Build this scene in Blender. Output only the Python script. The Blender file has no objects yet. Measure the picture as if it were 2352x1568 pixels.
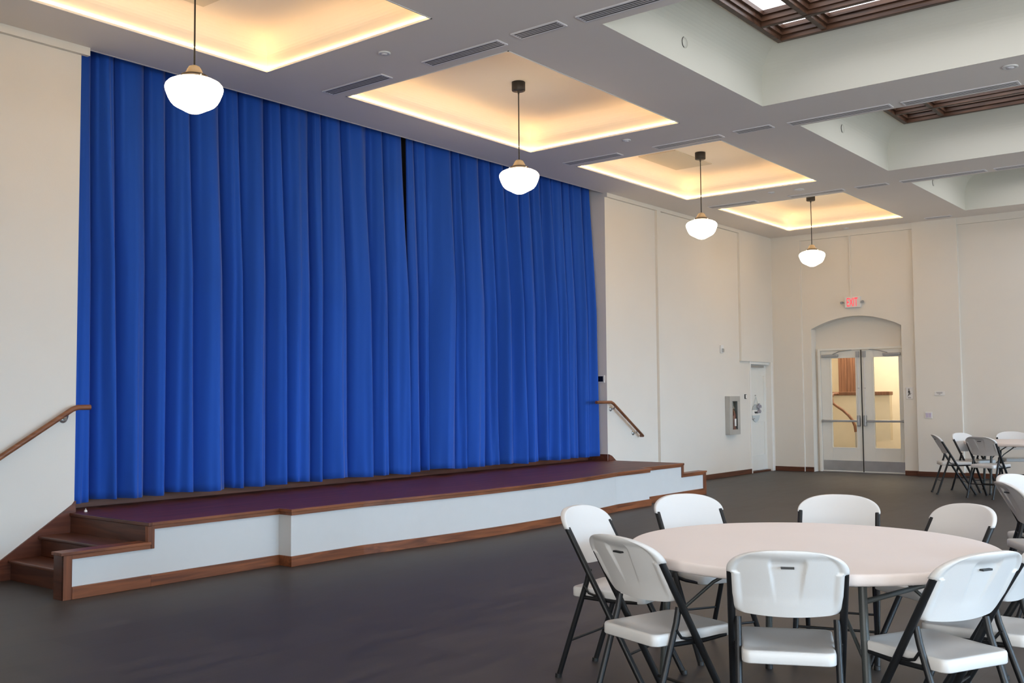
import bpy, bmesh, math, random
from mathutils import Vector, Matrix
random.seed(7)
SC = bpy.context.scene
COL = SC.collection
PI = math.pi

# ------------------------------------------------------------------ camera
YAW, PITCH, ROLL, FPX, CH = 0.6726617, 0.0563505, -0.0080619, 2321.98, 1.41
F = Vector((math.cos(PITCH)*math.cos(YAW), math.cos(PITCH)*math.sin(YAW), math.sin(PITCH)))
Rr = Vector((math.sin(YAW), -math.cos(YAW), 0)); Uu = Rr.cross(F)
R2 = Rr*math.cos(ROLL) + Uu*math.sin(ROLL); U2 = Uu*math.cos(ROLL) - Rr*math.sin(ROLL)
cd = bpy.data.cameras.new('camera'); cam = bpy.data.objects.new('camera', cd); COL.objects.link(cam)
M = Matrix((R2, U2, -F)).transposed().to_4x4(); M.translation = Vector((0, 0, CH)); cam.matrix_world = M
cd.sensor_width = 36; cd.lens = FPX*36/2352; cd.clip_start = 0.05; cd.clip_end = 200
SC.camera = cam
SC.view_settings.view_transform = 'Standard'; SC.view_settings.look = 'None'
SC.view_settings.gamma = 1; SC.view_settings.use_curve_mapping = False
SC.view_settings.exposure = 0.10

# ------------------------------------------------------------------ world (dull bright sky seen only through the windows)
w = bpy.data.worlds.new('sky'); SC.world = w; w.use_nodes = True
w.node_tree.nodes['Background'].inputs[0].default_value = (0.62, 0.78, 1, 1)
w.node_tree.nodes['Background'].inputs[1].default_value = 1.0

XB, YA, H, HS = 18.388, 8.229, 4.465, 0.484      # far wall, stage wall, ceiling, stage deck
YR, XL = -5.97, -2.5                             # window wall, wall behind the camera
WINS = [(-1.6, 1.2), (2.2, 5.4), (6.4, 9.6), (10.6, 13.8), (14.8, 17.6)]

def area(name, loc, direction, sx, sy, power, color, spread=PI):
    l = bpy.data.lights.new(name, 'AREA'); l.shape = 'RECTANGLE'; l.size = sx; l.size_y = sy
    l.energy = power; l.color = color; l.spread = spread
    o = bpy.data.objects.new(name, l); COL.objects.link(o)
    o.location = loc; o.rotation_euler = Vector(direction).to_track_quat('-Z', 'Y').to_euler()
    return o
# daylight through the windows of the right-hand wall: sky light falling in from above ...
WIN_P = 112
for i, (a, b) in enumerate(WINS):
    area('window_daylight', ((a+b)/2, YR-0.02, 1.55), (0, 1, -0.46), b-a-0.1, 2.5, WIN_P, (0.46, 0.71, 1.0), math.radians(70))
    # ... and light thrown up from the pale ground outside
    area('ground_bounce', ((a+b)/2, YR-0.02, 1.5), (0, 1, 0.22), b-a-0.1, 2.4, 80, (0.90, 0.96, 0.94))
# softer daylight from the windows of the wall behind the viewer
BWINS = [(-5.2, -2.2), (-1.4, 1.6)]
for a, b in BWINS:
    area('window_daylight', (XL-0.02, (a+b)/2, 1.65), (1, 0, 0.12), b-a-0.1, 2.3, 125, (0.95, 0.94, 0.92), math.radians(120))
# entrance lobby lamp behind the glazed doors
area('lobby_lamp', (20.0, 6.6, 3.05), (0, 0, -1), 1.2, 2.4, 95, (1.0, 0.83, 0.66))

# ------------------------------------------------------------------ materials
def lin(h):
    h = h.lstrip('#'); c = [int(h[i:i+2], 16)/255 for i in (0, 2, 4)]
    return tuple(x/12.92 if x <= 0.04045 else ((x+0.055)/1.055)**2.4 for x in c) + (1,)
MATS = {}
def mat(name, col, rough=0.6, metal=0, noise=0.04, scale=8, bump=0, bscale=60, sheen=0, spec=0.5, emit=0, ecol=None, stretch=None, trans=0):
    m = bpy.data.materials.new(name); m.use_nodes = True
    nt = m.node_tree; b = nt.nodes['Principled BSDF']
    c = lin(col) if isinstance(col, str) else tuple(col)+(1,)
    tc = nt.nodes.new('ShaderNodeTexCoord'); mp = nt.nodes.new('ShaderNodeMapping')
    nt.links.new(tc.outputs['Object'], mp.inputs[0])
    if stretch: mp.inputs['Scale'].default_value = stretch
    n = nt.nodes.new('ShaderNodeTexNoise'); n.inputs['Scale'].default_value = scale; n.inputs['Detail'].default_value = 4
    nt.links.new(mp.outputs[0], n.inputs[0])
    r = nt.nodes.new('ShaderNodeValToRGB')
    r.color_ramp.elements[0].position = 0.3; r.color_ramp.elements[1].position = 0.7
    r.color_ramp.elements[0].color = tuple(x*(1-noise) for x in c[:3])+(1,)
    r.color_ramp.elements[1].color = tuple(min(1, x*(1+noise)) for x in c[:3])+(1,)
    nt.links.new(n.outputs[0], r.inputs[0]); nt.links.new(r.outputs[0], b.inputs['Base Color'])
    b.inputs['Roughness'].default_value = rough; b.inputs['Metallic'].default_value = metal
    b.inputs['Specular IOR Level'].default_value = spec
    if sheen:
        b.inputs['Sheen Weight'].default_value = sheen; b.inputs['Sheen Roughness'].default_value = 0.4
    if bump:
        n2 = nt.nodes.new('ShaderNodeTexNoise'); n2.inputs['Scale'].default_value = bscale
        nt.links.new(mp.outputs[0], n2.inputs[0]); bp = nt.nodes.new('ShaderNodeBump')
        bp.inputs['Strength'].default_value = bump; bp.inputs['Distance'].default_value = 0.01
        nt.links.new(n2.outputs[0], bp.inputs['Height']); nt.links.new(bp.outputs[0], b.inputs['Normal'])
    if emit:
        b.inputs['Emission Color'].default_value = (lin(ecol) if isinstance(ecol, str) else tuple(ecol)+(1,)) if ecol else c
        b.inputs['Emission Strength'].default_value = emit
    if trans: b.inputs['Transmission Weight'].default_value = trans
    MATS[name] = m; return m

mat('wall_paint', (0.73, 0.695, 0.635), 0.75, noise=0.012, scale=1.5, bump=0.05, bscale=120)
mat('ceiling_paint', (0.79, 0.73, 0.68), 0.85, noise=0.01, scale=1.2)
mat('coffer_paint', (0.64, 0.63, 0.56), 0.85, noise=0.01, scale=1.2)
mat('tray_paint', (0.82, 0.76, 0.66), 0.8, noise=0.01, scale=1.2)
mat('panel_paint', (0.60, 0.55, 0.44), 0.8, noise=0.01, scale=1.2)
mat('white_trim', (0.80, 0.79, 0.76), 0.45, noise=0.01)
mat('stage_white', (0.60, 0.595, 0.58), 0.6, noise=0.01)
mat('door_paint', (0.76, 0.76, 0.72), 0.45, noise=0.01)
mat('backstage', (0.045, 0.038, 0.028), 0.9)
mat('velvet', (0.016, 0.085, 0.43), 0.85, noise=0.10, scale=1.1, sheen=0.22, stretch=(3, 3, 0.35), bump=0.03, bscale=250, spec=0.2)
mat('steel', (0.55, 0.55, 0.55), 0.35, metal=0.9, noise=0.08, scale=5)
mat('satin_metal', (0.42, 0.43, 0.44), 0.4, metal=0.8, noise=0.04)
mat('frame_metal', (0.0065, 0.007, 0.008), 0.45, noise=0.05, spec=0.4)
mat('table_metal', (0.045, 0.050, 0.047), 0.42, noise=0.05)
mat('plastic', (0.60, 0.585, 0.565), 0.42, noise=0.012, scale=5, bump=0.06, bscale=400)
mat('table_plastic', (0.70, 0.63, 0.60), 0.5, noise=0.02, scale=2, bump=0.05, bscale=300)
mat('black', (0.010, 0.010, 0.010), 0.5)
mat('dark_bronze', (0.035, 0.025, 0.018), 0.45, metal=0.3)
mat('fitter_cream', (0.62, 0.50, 0.33), 0.4, metal=0.3)
mat('globe_glass', (0.9, 0.9, 0.88), 0.25, emit=11.0, ecol=(1, 0.80, 0.55))
mat('led', (0.9, 0.9, 0.85), 0.5, emit=21, ecol=(1, 0.60, 0.27))
mat('sky_panel', (0.9, 0.9, 0.9), 0.4, emit=2.9, ecol=(0.97, 0.96, 1.0))
mat('vent_frame', (0.72, 0.70, 0.72), 0.5)
mat('vent_shade', (0.085, 0.08, 0.085), 0.7)  # dark tone for the shade inside the vent slots
mat('cabinet_steel', (0.46, 0.46, 0.44), 0.45, metal=0.35)
mat('exit_white', (0.75, 0.74, 0.73), 0.5)
mat('exit_red', (0.8, 0.03, 0.05), 0.5, emit=0.9, ecol=(1, 0.05, 0.09))
mat('screen', (0.006, 0.007, 0.012), 0.12)
mat('sign_grey', (0.42, 0.45, 0.45), 0.6, noise=0.15, scale=30)
mat('sign_light', (0.52, 0.58, 0.60), 0.6, noise=0.05, scale=20)
mat('ribbon', (0.36, 0.35, 0.40), 0.7, noise=0.3, scale=60)
mat('ink', (0.03, 0.03, 0.03), 0.6)
mat('grey_ink', (0.38, 0.36, 0.36), 0.6)
mat('ext_red', (0.20, 0.07, 0.04), 0.4)
mat('switch_lilac', (0.55, 0.48, 0.62), 0.5)
mat('cream_wall', (0.78, 0.70, 0.55), 0.8, noise=0.02)
mat('glass', (0.9, 0.95, 0.95), 0.02, trans=1.0, noise=0)
MATS['glass'].node_tree.nodes['Principled BSDF'].inputs['IOR'].default_value = 1.05

def wood(name, c1, c2, rough=0.35, axis='X', scale=1.0, coat=0.0):
    m = bpy.data.materials.new(name); m.use_nodes = True; nt = m.node_tree; b = nt.nodes['Principled BSDF']
    tc = nt.nodes.new('ShaderNodeTexCoord'); mp = nt.nodes.new('ShaderNodeMapping')
    s = {'X': (0.6, 9, 9), 'Y': (9, 0.6, 9), 'Z': (9, 9, 0.6)}[axis]
    mp.inputs['Scale'].default_value = tuple(v*scale for v in s)
    nt.links.new(tc.outputs['Object'], mp.inputs[0])
    n = nt.nodes.new('ShaderNodeTexNoise'); n.inputs['Scale'].default_value = 2.2; n.inputs['Detail'].default_value = 7; n.inputs['Distortion'].default_value = 1.1
    nt.links.new(mp.outputs[0], n.inputs[0])
    r = nt.nodes.new('ShaderNodeValToRGB'); r.color_ramp.elements[0].position = 0.33; r.color_ramp.elements[1].position = 0.68
    r.color_ramp.elements[0].color = c1+(1,); r.color_ramp.elements[1].color = c2+(1,)
    nt.links.new(n.outputs[0], r.inputs[0]); nt.links.new(r.outputs[0], b.inputs['Base Color'])
    b.inputs['Roughness'].default_value = rough
    b.inputs['Coat Weight'].default_value = coat; b.inputs['Coat Roughness'].default_value = 0.18
    b.inputs['Specular IOR Level'].default_value = 0.4
    MATS[name] = m; return m
wood('stage_trim', (0.115, 0.036, 0.016), (0.265, 0.086, 0.032), 0.38)
wood('stage_trim_z', (0.115, 0.036, 0.016), (0.265, 0.086, 0.032), 0.38, 'Z')
wood('stair_wood', (0.055, 0.016, 0.009), (0.13, 0.042, 0.02), 0.36, 'Y')
wood('skirt_wood', (0.075, 0.022, 0.013), (0.16, 0.052, 0.028), 0.38, 'X')
wood('base_wood', (0.060, 0.020, 0.010), (0.13, 0.045, 0.022), 0.4, 'X')
wood('base_wood_y', (0.060, 0.020, 0.010), (0.13, 0.045, 0.022), 0.4, 'Y')
wood('rail_wood', (0.16, 0.055, 0.022), (0.28, 0.11, 0.05), 0.35)
wood('grille_wood', (0.035, 0.016, 0.010), (0.11, 0.052, 0.028), 0.4, 'Y')
wood('lobby_wood', (0.16, 0.075, 0.045), (0.27, 0.13, 0.075), 0.45, 'Z')

# stage deck: long glossy boards
m = wood('deck_wood', (0.075, 0.018, 0.012), (0.150, 0.038, 0.025), 0.5, 'X', coat=0.02)
# floor: dark vinyl plank
m = bpy.data.materials.new('vinyl_floor'); m.use_nodes = True; nt = m.node_tree; b = nt.nodes['Principled BSDF']
tc = nt.nodes.new('ShaderNodeTexCoord'); mp = nt.nodes.new('ShaderNodeMapping')
nt.links.new(tc.outputs['Object'], mp.inputs[0])
br = nt.nodes.new('ShaderNodeTexBrick'); nt.links.new(mp.outputs[0], br.inputs[0])
mp.inputs['Rotation'].default_value = (0, 0, 0)
br.inputs['Scale'].default_value = 1.0; br.inputs['Brick Width'].default_value = 1.22; br.inputs['Row Height'].default_value = 0.46
br.inputs['Mortar Size'].default_value = 0.002; br.inputs['Mortar Smooth'].default_value = 0.5
br.inputs['Color1'].default_value = (0.050, 0.043, 0.039, 1); br.inputs['Color2'].default_value = (0.040, 0.034, 0.031, 1)
br.inputs['Mortar'].default_value = (0.036, 0.032, 0.030, 1)
mp2 = nt.nodes.new('ShaderNodeMapping'); mp2.inputs['Scale'].default_value = (1.2, 5, 1); nt.links.new(tc.outputs['Object'], mp2.inputs[0])
n = nt.nodes.new('ShaderNodeTexNoise'); n.inputs['Scale'].default_value = 1.6; n.inputs['Detail'].default_value = 8; n.inputs['Roughness'].default_value = 0.65
nt.links.new(mp2.outputs[0], n.inputs[0])
mr = nt.nodes.new('ShaderNodeMapRange'); mr.inputs['From Min'].default_value = 0.3; mr.inputs['From Max'].default_value = 0.7
mr.inputs['To Min'].default_value = 0.68; mr.inputs['To Max'].default_value = 1.38; nt.links.new(n.outputs[0], mr.inputs[0])
b.inputs['Specular IOR Level'].default_value = 0.35
mx = nt.nodes.new('ShaderNodeVectorMath'); mx.operation = 'SCALE'; nt.links.new(br.outputs[0], mx.inputs[0]); nt.links.new(mr.outputs[0], mx.inputs['Scale'])
nt.links.new(mx.outputs[0], b.inputs['Base Color'])
mr2 = nt.nodes.new('ShaderNodeMapRange'); mr2.inputs['To Min'].default_value = 0.42; mr2.inputs['To Max'].default_value = 0.6
nt.links.new(n.outputs[0], mr2.inputs[0]); nt.links.new(mr2.outputs[0], b.inputs['Roughness'])
bp = nt.nodes.new('ShaderNodeBump'); bp.inputs['Strength'].default_value = 0.08; bp.inputs['Distance'].default_value = 0.01
nt.links.new(n.outputs[0], bp.inputs['Height']); nt.links.new(bp.outputs[0], b.inputs['Normal'])
MATS['vinyl_floor'] = m

# ------------------------------------------------------------------ mesh helpers
class MB:
    def __init__(s): s.v = []; s.f = []; s.sm = []
    def add(s, vs, fs, smooth=False):
        o = len(s.v); s.v += [tuple(v) for v in vs]
        for f in fs: s.f.append([i+o for i in f]); s.sm.append(smooth)
        return s
    def box(s, x0, x1, y0, y1, z0, z1):
        if x0 > x1: x0, x1 = x1, x0
        if y0 > y1: y0, y1 = y1, y0
        if z0 > z1: z0, z1 = z1, z0
        vs = [(x0,y0,z0),(x1,y0,z0),(x1,y1,z0),(x0,y1,z0),(x0,y0,z1),(x1,y0,z1),(x1,y1,z1),(x0,y1,z1)]
        return s.add(vs, [(0,3,2,1),(4,5,6,7),(0,1,5,4),(1,2,6,5),(2,3,7,6),(3,0,4,7)])
    def prism(s, poly, axis, a, b, smooth=False):
        # poly: 2D points; axis 'x' -> (y,z), 'y' -> (x,z), 'z' -> (x,y)
        P = {'x': lambda p, t: (t, p[0], p[1]), 'y': lambda p, t: (p[0], t, p[1]), 'z': lambda p, t: (p[0], p[1], t)}[axis]
        n = len(poly); vs = [P(p, a) for p in poly] + [P(p, b) for p in poly]
        s.add(vs, [tuple(range(n))[::-1], tuple(range(n, 2*n))])
        o = len(s.v)-2*n
        for i in range(n):
            j = (i+1) % n; s.f.append([o+i, o+j, o+n+j, o+n+i]); s.sm.append(smooth)
        return s
    def tube(s, pts, r, seg=12, caps=True, flat=None):
        pts = [Vector(p) for p in pts]; rings = []
        up = None
        for i, p in enumerate(pts):
            if i == 0: d = pts[1]-pts[0]
            elif i == len(pts)-1: d = pts[-1]-pts[-2]
            else: d = (pts[i+1]-p).normalized() + (p-pts[i-1]).normalized()
            d.normalize()
            if up is None:
                up = Vector((0, 0, 1)) if abs(d.z) < 0.9 else Vector((1, 0, 0))
            a = (up - d*up.dot(d)).normalized(); bb = d.cross(a); up = a
            rr = r[i] if isinstance(r, (list, tuple)) else r
            rings.append([p + (a*math.cos(2*PI*k/seg) + bb*math.sin(2*PI*k/seg))*rr for k in range(seg)])
        vs = [v for rg in rings for v in rg]; fs = []
        for i in range(len(rings)-1):
            for k in range(seg):
                k2 = (k+1) % seg; fs.append((i*seg+k, i*seg+k2, (i+1)*seg+k2, (i+1)*seg+k))
        s.add(vs, fs, True)
        if caps:
            s.add(rings[0], [tuple(range(seg))[::-1]]); s.add(rings[-1], [tuple(range(seg))])
        return s
    def lathe(s, prof, seg=32, c=(0, 0)):
        vs = []; fs = []
        for r, z in prof:
            for k in range(seg):
                vs.append((c[0]+r*math.cos(2*PI*k/seg), c[1]+r*math.sin(2*PI*k/seg), z))
        for i in range(len(prof)-1):
            for k in range(seg):
                k2 = (k+1) % seg; fs.append((i*seg+k, i*seg+k2, (i+1)*seg+k2, (i+1)*seg+k))
        return s.add(vs, fs, True)
    def xf(s, f): s.v = [tuple(f(Vector(v))) for v in s.v]; return s
    def build(s, name, m, parent=None, world=False, bevel=0, weld=False):
        me = bpy.data.meshes.new(name)
        off = parent.location if (parent and world) else Vector((0, 0, 0))
        me.from_pydata([tuple(Vector(v)-off) for v in s.v], [], s.f); me.update()
        me.polygons.foreach_set('use_smooth', s.sm)
        bm = bmesh.new(); bm.from_mesh(me)
        if weld: bmesh.ops.remove_doubles(bm, verts=bm.verts, dist=1e-5)
        bmesh.ops.recalc_face_normals(bm, faces=bm.faces); bm.to_mesh(me); bm.free()
        me.materials.append(MATS[m] if isinstance(m, str) else m)
        o = bpy.data.objects.new(name, me); COL.objects.link(o)
        if parent: o.parent = parent
        if bevel:
            bv = o.modifiers.new('bevel', 'BEVEL'); bv.width = bevel; bv.segments = 2; bv.limit_method = 'ANGLE'; bv.angle_limit = 0.7
        return o
def tag(o, label, cat=None, group=None, kind=None):
    o['label'] = label
    if cat: o['category'] = cat
    if group: o['group'] = group
    if kind: o['kind'] = kind
    return o
def thing(name, label, cat, loc=(0, 0, 0), rz=0, group=None):
    o = bpy.data.objects.new(name, None); COL.objects.link(o); o.location = loc; o.rotation_euler = (0, 0, rz)
    o.empty_display_size = 0.1
    return tag(o, label, cat, group)
def struct(o, label=None):
    o['kind'] = 'structure'
    if label: o['label'] = label
    return o
def sroot(name, loc, label):
    o = bpy.data.objects.new(name, None); COL.objects.link(o); o.location = loc; o.empty_display_size = 0.1
    return struct(o, label)
def copy_tree(o, parent=None):
    c = o.copy(); COL.objects.link(c)
    if parent: c.parent = parent
    for ch in list(o.children): copy_tree(ch, c)
    return c

# ------------------------------------------------------------------ room shell
struct(MB().box(XL-0.2, 21.4, YR-0.25, 8.9, -0.12, 0).build('floor', 'vinyl_floor'), 'dark grey-brown vinyl plank floor of the hall')

TX = [(-1.24, 1.80), (2.80, 5.845), (6.825, 9.88), (10.87, 13.86), (14.865, 17.70)]
TY = [(5.452, 7.552), (-5.29, -3.19)]
CY = (-2.20, 4.466)
def grid_plate(mb, xs, ys, holes, z0, z1):
    xs = sorted(set(xs)); ys = sorted(set(ys))
    for i in range(len(xs)-1):
        for j in range(len(ys)-1):
            cx, cy = (xs[i]+xs[i+1])/2, (ys[j]+ys[j+1])/2
            if any(h[0] < cx < h[1] and h[2] < cy < h[3] for h in holes): continue
            mb.add([(xs[i],ys[j],z0),(xs[i+1],ys[j],z0),(xs[i+1],ys[j+1],z0),(xs[i],ys[j+1],z0)], [(0,3,2,1)])
holes = [(a, b, c, d) for a, b in TX for c, d in TY] + [(a, b)+CY for a, b in TX]
mb = MB()
grid_plate(mb, [XL-0.2, XB+0.3] + [v for t in TX for v in t], [YR-0.2, YA] + [v for t in TY for v in t] + list(CY), holes, H, H)
struct(mb.build('ceiling', 'ceiling_paint', weld=True), 'grey painted ceiling grid between the recessed trays')
struct(MB().box(XL-0.2, XB+0.3, YR-0.2, 8.9, 5.32, 5.4).build('ceiling', 'ceiling_paint'), 'slab above the recessed trays')
# cornice lip around the proscenium
struct(MB().box(4.2, 12.8, YA, YA+0.02, H-0.002, 4.90).build('ceiling', 'ceiling_paint'), 'ceiling edge above the stage curtain')

def ring_profile(mb, x0, x1, y0, y1, prof, close=True):
    """prof: list of (inset, z) starting at the opening edge"""
    vs = []; fs = []
    for ins, z in prof:
        vs += [(x0+ins, y0+ins, z), (x1-ins, y0+ins, z), (x1-ins, y1-ins, z), (x0+ins, y1-ins, z)]
    for i in range(len(prof)-1):
        for k in range(4):
            k2 = (k+1) % 4; fs.append((i*4+k, i*4+k2, (i+1)*4+k2, (i+1)*4+k))
    if close: n = (len(prof)-1)*4; fs.append((n, n+1, n+2, n+3))
    # separate smooth shading per side is approximated by fine steps
    mb.add(vs, fs, False); return mb
ZT = 4.755
tprof = [(0, H), (0, 4.60)] + [(0.20*(1-math.cos(t*PI/2/10)), 4.60+(ZT-4.60)*math.sin(t*PI/2/10)) for t in range(1, 11)]
cprof = [(0, H), (0, 4.74)] + [(0.27*(1-math.cos(t*PI/2/12)), 4.74+0.26*math.sin(t*PI/2/12)) for t in range(1, 13)] + [(0.30, 5.0)]
for ti, (a, b) in enumerate(TX):
    for si, (c, d) in enumerate(TY):
        struct(ring_profile(MB(), a, b, c, d, tprof).build('ceiling', 'tray_paint'), 'recessed cove-lit ceiling tray')
        lip = MB()
        for (q0, q1, q2, q3) in ((a, b, c, c+0.012), (a, b, d-0.012, d), (a, a+0.012, c, d), (b-0.012, b, c, d)):
            lip.box(q0, q1, q2, q3, H-0.004, H+0.018)
        lip = lip.build('trim_%d' % (1+ti*2+si), 'white_trim'); struct(lip, 'thin white lip of a cove-lit ceiling tray')
    cf = ring_profile(MB(), a, b, CY[0], CY[1], cprof, False)
    struct(cf.build('ceiling', 'coffer_paint'), 'deep coved ceiling coffer below a timber grille')
TRAYWORD = ['tray above the near left end of the hall', 'tray nearest the camera, above the left half of the stage curtain', 'second tray, above the right part of the curtain',
            'third tray, beyond the curtain', 'farthest tray, by the exit doors wall']
for ti, (a, b) in enumerate(TX):
    for si, (c, d) in enumerate(TY):
        if si == 1 and ti == 0: continue
        mb = MB(); z0, z1, e = H+0.018, H+0.030, 0.014
        mb.box(a, b, c, c+e, z0, z1); mb.box(a, b, d-e, d, z0, z1); mb.box(a, a+e, c+e, d-e, z0, z1); mb.box(b-e, b, c+e, d-e, z0, z1)
        o = mb.build('cove_light_strip', 'led')
        if si == 0: tag(o, 'warm white LED strip round the rim of the '+TRAYWORD[ti], 'light strip')
        else: tag(o, 'warm white LED strip in ceiling tray %s of the window side' % ['', 'nearest', 'second', 'third', 'farthest'][ti], 'light strip')
        o['group'] = 'LED strips in the ceiling trays'
# access panels in tray 1 and tray 3
for a, lab in ((TX[1][0], 'beige square access panel in the tray nearest the camera'), (TX[3][0], 'beige square access panel in the third tray, beyond the curtain')):
    o = MB().box(a+1.10, a+2.15, 6.68, 7.26, ZT-0.012, ZT+0.002).build('access_panel', 'panel_paint')
    tag(o, lab, 'access panel', 'access panels in the trays')

# stage wall (left of picture) ------------------------------------------------
PX0, PX1 = 4.40, 12.575
mb = MB()
mb.box(XL-0.2, PX0, YA, YA+0.36, 0, 4.90); mb.box(PX1, 17.39, YA, YA+0.36, 0, 4.90)
mb.box(17.39, 18.21, YA, YA+0.36, 2.02, 4.90); mb.box(18.21, XB+0.35, YA, YA+0.36, 0, 4.90)
struct(mb.build('wall_left', 'wall_paint'), 'cream plastered stage wall with the curtain opening')
struct(MB().box(PX0, PX1, YA+0.36, YA+0.40, 0, 4.90).build('wall_stage', 'backstage'), 'dark wall behind the stage curtain')
mb = MB().box(PX0, PX1, YA+0.02, YA+0.36, 4.86, 4.90)
struct(mb.build('ceiling', 'backstage'), 'dark soffit above the curtain track')
# raised frieze and pilaster strips
mb = MB(); t = 0.045
mb.box(XL, PX0+0.055, YA-t, YA, 4.395, H); mb.box(PX1, 16.97, YA-t, YA, 4.405, H)
struct(mb.build('trim_11', 'wall_paint'), 'raised frieze along the top of the stage wall')
mb = MB().box(14.03, 14.145, YA-t, YA, 0.0, 4.405)
struct(mb.build('trim_12', 'wall_paint'), 'narrow raised strip between wall panels')
mb = MB().box(16.97, 17.37, YA-t, YA, 2.06, H).box(17.37, 18.25, YA-t, YA, 2.06, H).box(18.25, XB, YA-t, YA, 0, H)
struct(mb.build('trim_13', 'wall_paint'), 'raised pilaster at the far corner of the stage wall')

# far wall ---------------------------------------------------------------------
def arch(y0, y1, zs, ze, rise, n=24):
    # circular-ish arch from (y0,zs) to (y1,ze)
    return [(y0+(y1-y0)*i/n, zs+(ze-zs)*i/n + rise*(1-(2*i/n-1)**2)) for i in range(n+1)]
AY0, AY1 = 7.44, 5.775
ap = arch(AY0, AY1, 2.665, 2.665, 0.21)
poly = [(YA+0.3, 0), (AY0, 0)] + ap + [(AY1, 0), (YR-0.2, 0), (YR-0.2, H), (YA+0.3, H)]
struct(MB().prism(poly, 'x', XB, XB+0.22).build('wall_far', 'wall_paint'), 'cream far wall with arched door recess')
FR = (7.395, 5.79, 2.30)
mb = MB().box(XB+0.22, XB+0.36, YA+0.3, FR[0], 0, 3.2).box(XB+0.22, XB+0.36, FR[1], 4.6, 0, 3.2).box(XB+0.22, XB+0.36, FR[0], FR[1], FR[2], 3.2)
struct(mb.build('wall_recess', 'wall_paint'), 'wall inside the arched recess around the doors')
mb = MB(); t = 0.05
mb.box(XB-t, XB, 7.605, YA, 0, H); mb.box(XB-t, XB, 7.605, 5.525, 4.355, H); mb.box(XB-t, XB, 4.775, YR, 4.345, H)
struct(mb.build('trim_14', 'wall_paint'), 'raised border panel on the far wall')
struct(MB().box(XB-0.07, XB, 4.775, 5.525, 0, H).build('trim_15', 'wall_paint'), 'broad raised pilaster right of the exit doors')

# window wall and back wall (out of the picture, daylight enters here)
mb = MB(); xs = XL-0.2
for a, b in WINS: mb.box(xs, a, YR-0.22, YR, 0, H); mb.box(a, b, YR-0.22, YR, 2.85, H); mb.box(a, b, YR-0.22, YR, 0, 0.25); xs = b
mb.box(xs, XB+0.3, YR-0.22, YR, 0, H)
struct(mb.build('wall_right', 'wall_paint'), 'cream wall with tall windows')
mb = MB(); ys_ = YR
for a, b in BWINS: mb.box(XL-0.2, XL, ys_, a, 0, H); mb.box(XL-0.2, XL, a, b, 2.85, H); mb.box(XL-0.2, XL, a, b, 0, 0.45); ys_ = b
mb.box(XL-0.2, XL, ys_, YA, 0, H)
struct(mb.build('wall_back', 'wall_paint'), 'cream wall with two windows behind the viewer')
for i, (a, b) in enumerate(BWINS):
    r = sroot('window_%d' % (i+6), (XL-0.12, (a+b)/2, 0.45), 'window in the wall behind the viewer')
    mb = MB().box(XL-0.16, XL-0.09, a, b, 0.45, 0.52).box(XL-0.16, XL-0.09, a, b, 2.78, 2.85)
    for k in range(4):
        y = a+(b-a-0.07)*k/3; mb.box(XL-0.16, XL-0.09, y, y+0.07, 0.45, 2.85)
    mb.build('window_frame', 'white_trim', r, True)
    MB().box(XL-0.13, XL-0.12, a+0.02, b-0.02, 0.47, 2.83).build('pane', 'glass', r, True)
for i, (a, b) in enumerate(WINS):
    r = sroot('window_%d' % (i+1), ((a+b)/2, YR-0.15, 0.25), 'tall window on the window wall')
    mb = MB(); z0, z1 = 0.25, 2.85
    mb.box(a, b, YR-0.20, YR-0.12, z0, z0+0.07); mb.box(a, b, YR-0.20, YR-0.12, z1-0.07, z1); mb.box(a, b, YR-0.20, YR-0.12, 2.1, 2.15)
    for k in range(5):
        x = a+(b-a-0.07)*k/4; mb.box(x, x+0.07, YR-0.20, YR-0.12, z0, z1)
    mb.build('window_frame', 'white_trim', r, True)
    MB().box(a+0.02, b-0.02, YR-0.165, YR-0.155, z0+0.02, z1-0.02).build('pane', 'glass', r, True)

# baseboards
def bb(name, m, *boxes):
    mb = MB()
    for x0, x1, y0, y1 in boxes: mb.box(x0, x1, y0, y1, 0, 0.085); 
    return struct(mb.build(name, m, bevel=0.004))
bb('baseboard_left', 'base_wood', (XL, 3.62, YA-0.018, YA), (13.28, 14.03, YA-0.018, YA), (14.01, 14.165, YA-0.063, YA-0.045), (14.145, 17.37, YA-0.018, YA))
bb('baseboard_far', 'base_wood_y', (XB-t-0.018, XB-t, 7.605, YA-0.05), (XB-0.018, XB, AY0, 7.605), (XB-0.018, XB, 5.525, AY1), (XB-0.088, XB-0.07, 4.775-0.018, 5.525+0.018), (XB-0.018, XB, YR, 4.775))
bb('baseboard_right', 'base_wood', (XL, XB, YR, YR+0.018))
bb('baseboard_back', 'base_wood_y', (XL, XL+0.018, YR+0.018, YA-0.018))

# single door in the stage wall -------------------------------------------------
r = sroot('door_1', (17.8, YA+0.06, 0), 'white side door in the stage wall near the far corner')
mb = MB().box(17.40, 18.20, YA+0.055, YA+0.10, 0.035, 2.005)
leaf = mb.build('door_leaf', 'door_paint', r, True, bevel=0.003)
mb = MB()
for z0, z1 in ((0.30, 0.95), (1.10, 1.82)):
    for x0, x1, y0, y1 in ((17.50, 18.10, z0, z0+0.02), (17.50, 18.10, z1-0.02, z1)): mb.box(x0, x1, YA+0.047, YA+0.055, y0, y1)
    mb.box(17.50, 17.52, YA+0.047, YA+0.055, z0+0.02, z1-0.02); mb.box(18.08, 18.10, YA+0.047, YA+0.055, z0+0.02, z1-0.02)
mb.build('panel_moulding', 'door_paint', r, True)
mb = MB().box(17.36, 17.41, YA-0.018, YA+0.12, 0, 2.06).box(18.20, 18.28, YA-0.055, YA+0.12, 0, 2.06).box(17.41, 18.20, YA-0.018, YA+0.12, 2.01, 2.06)
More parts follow.
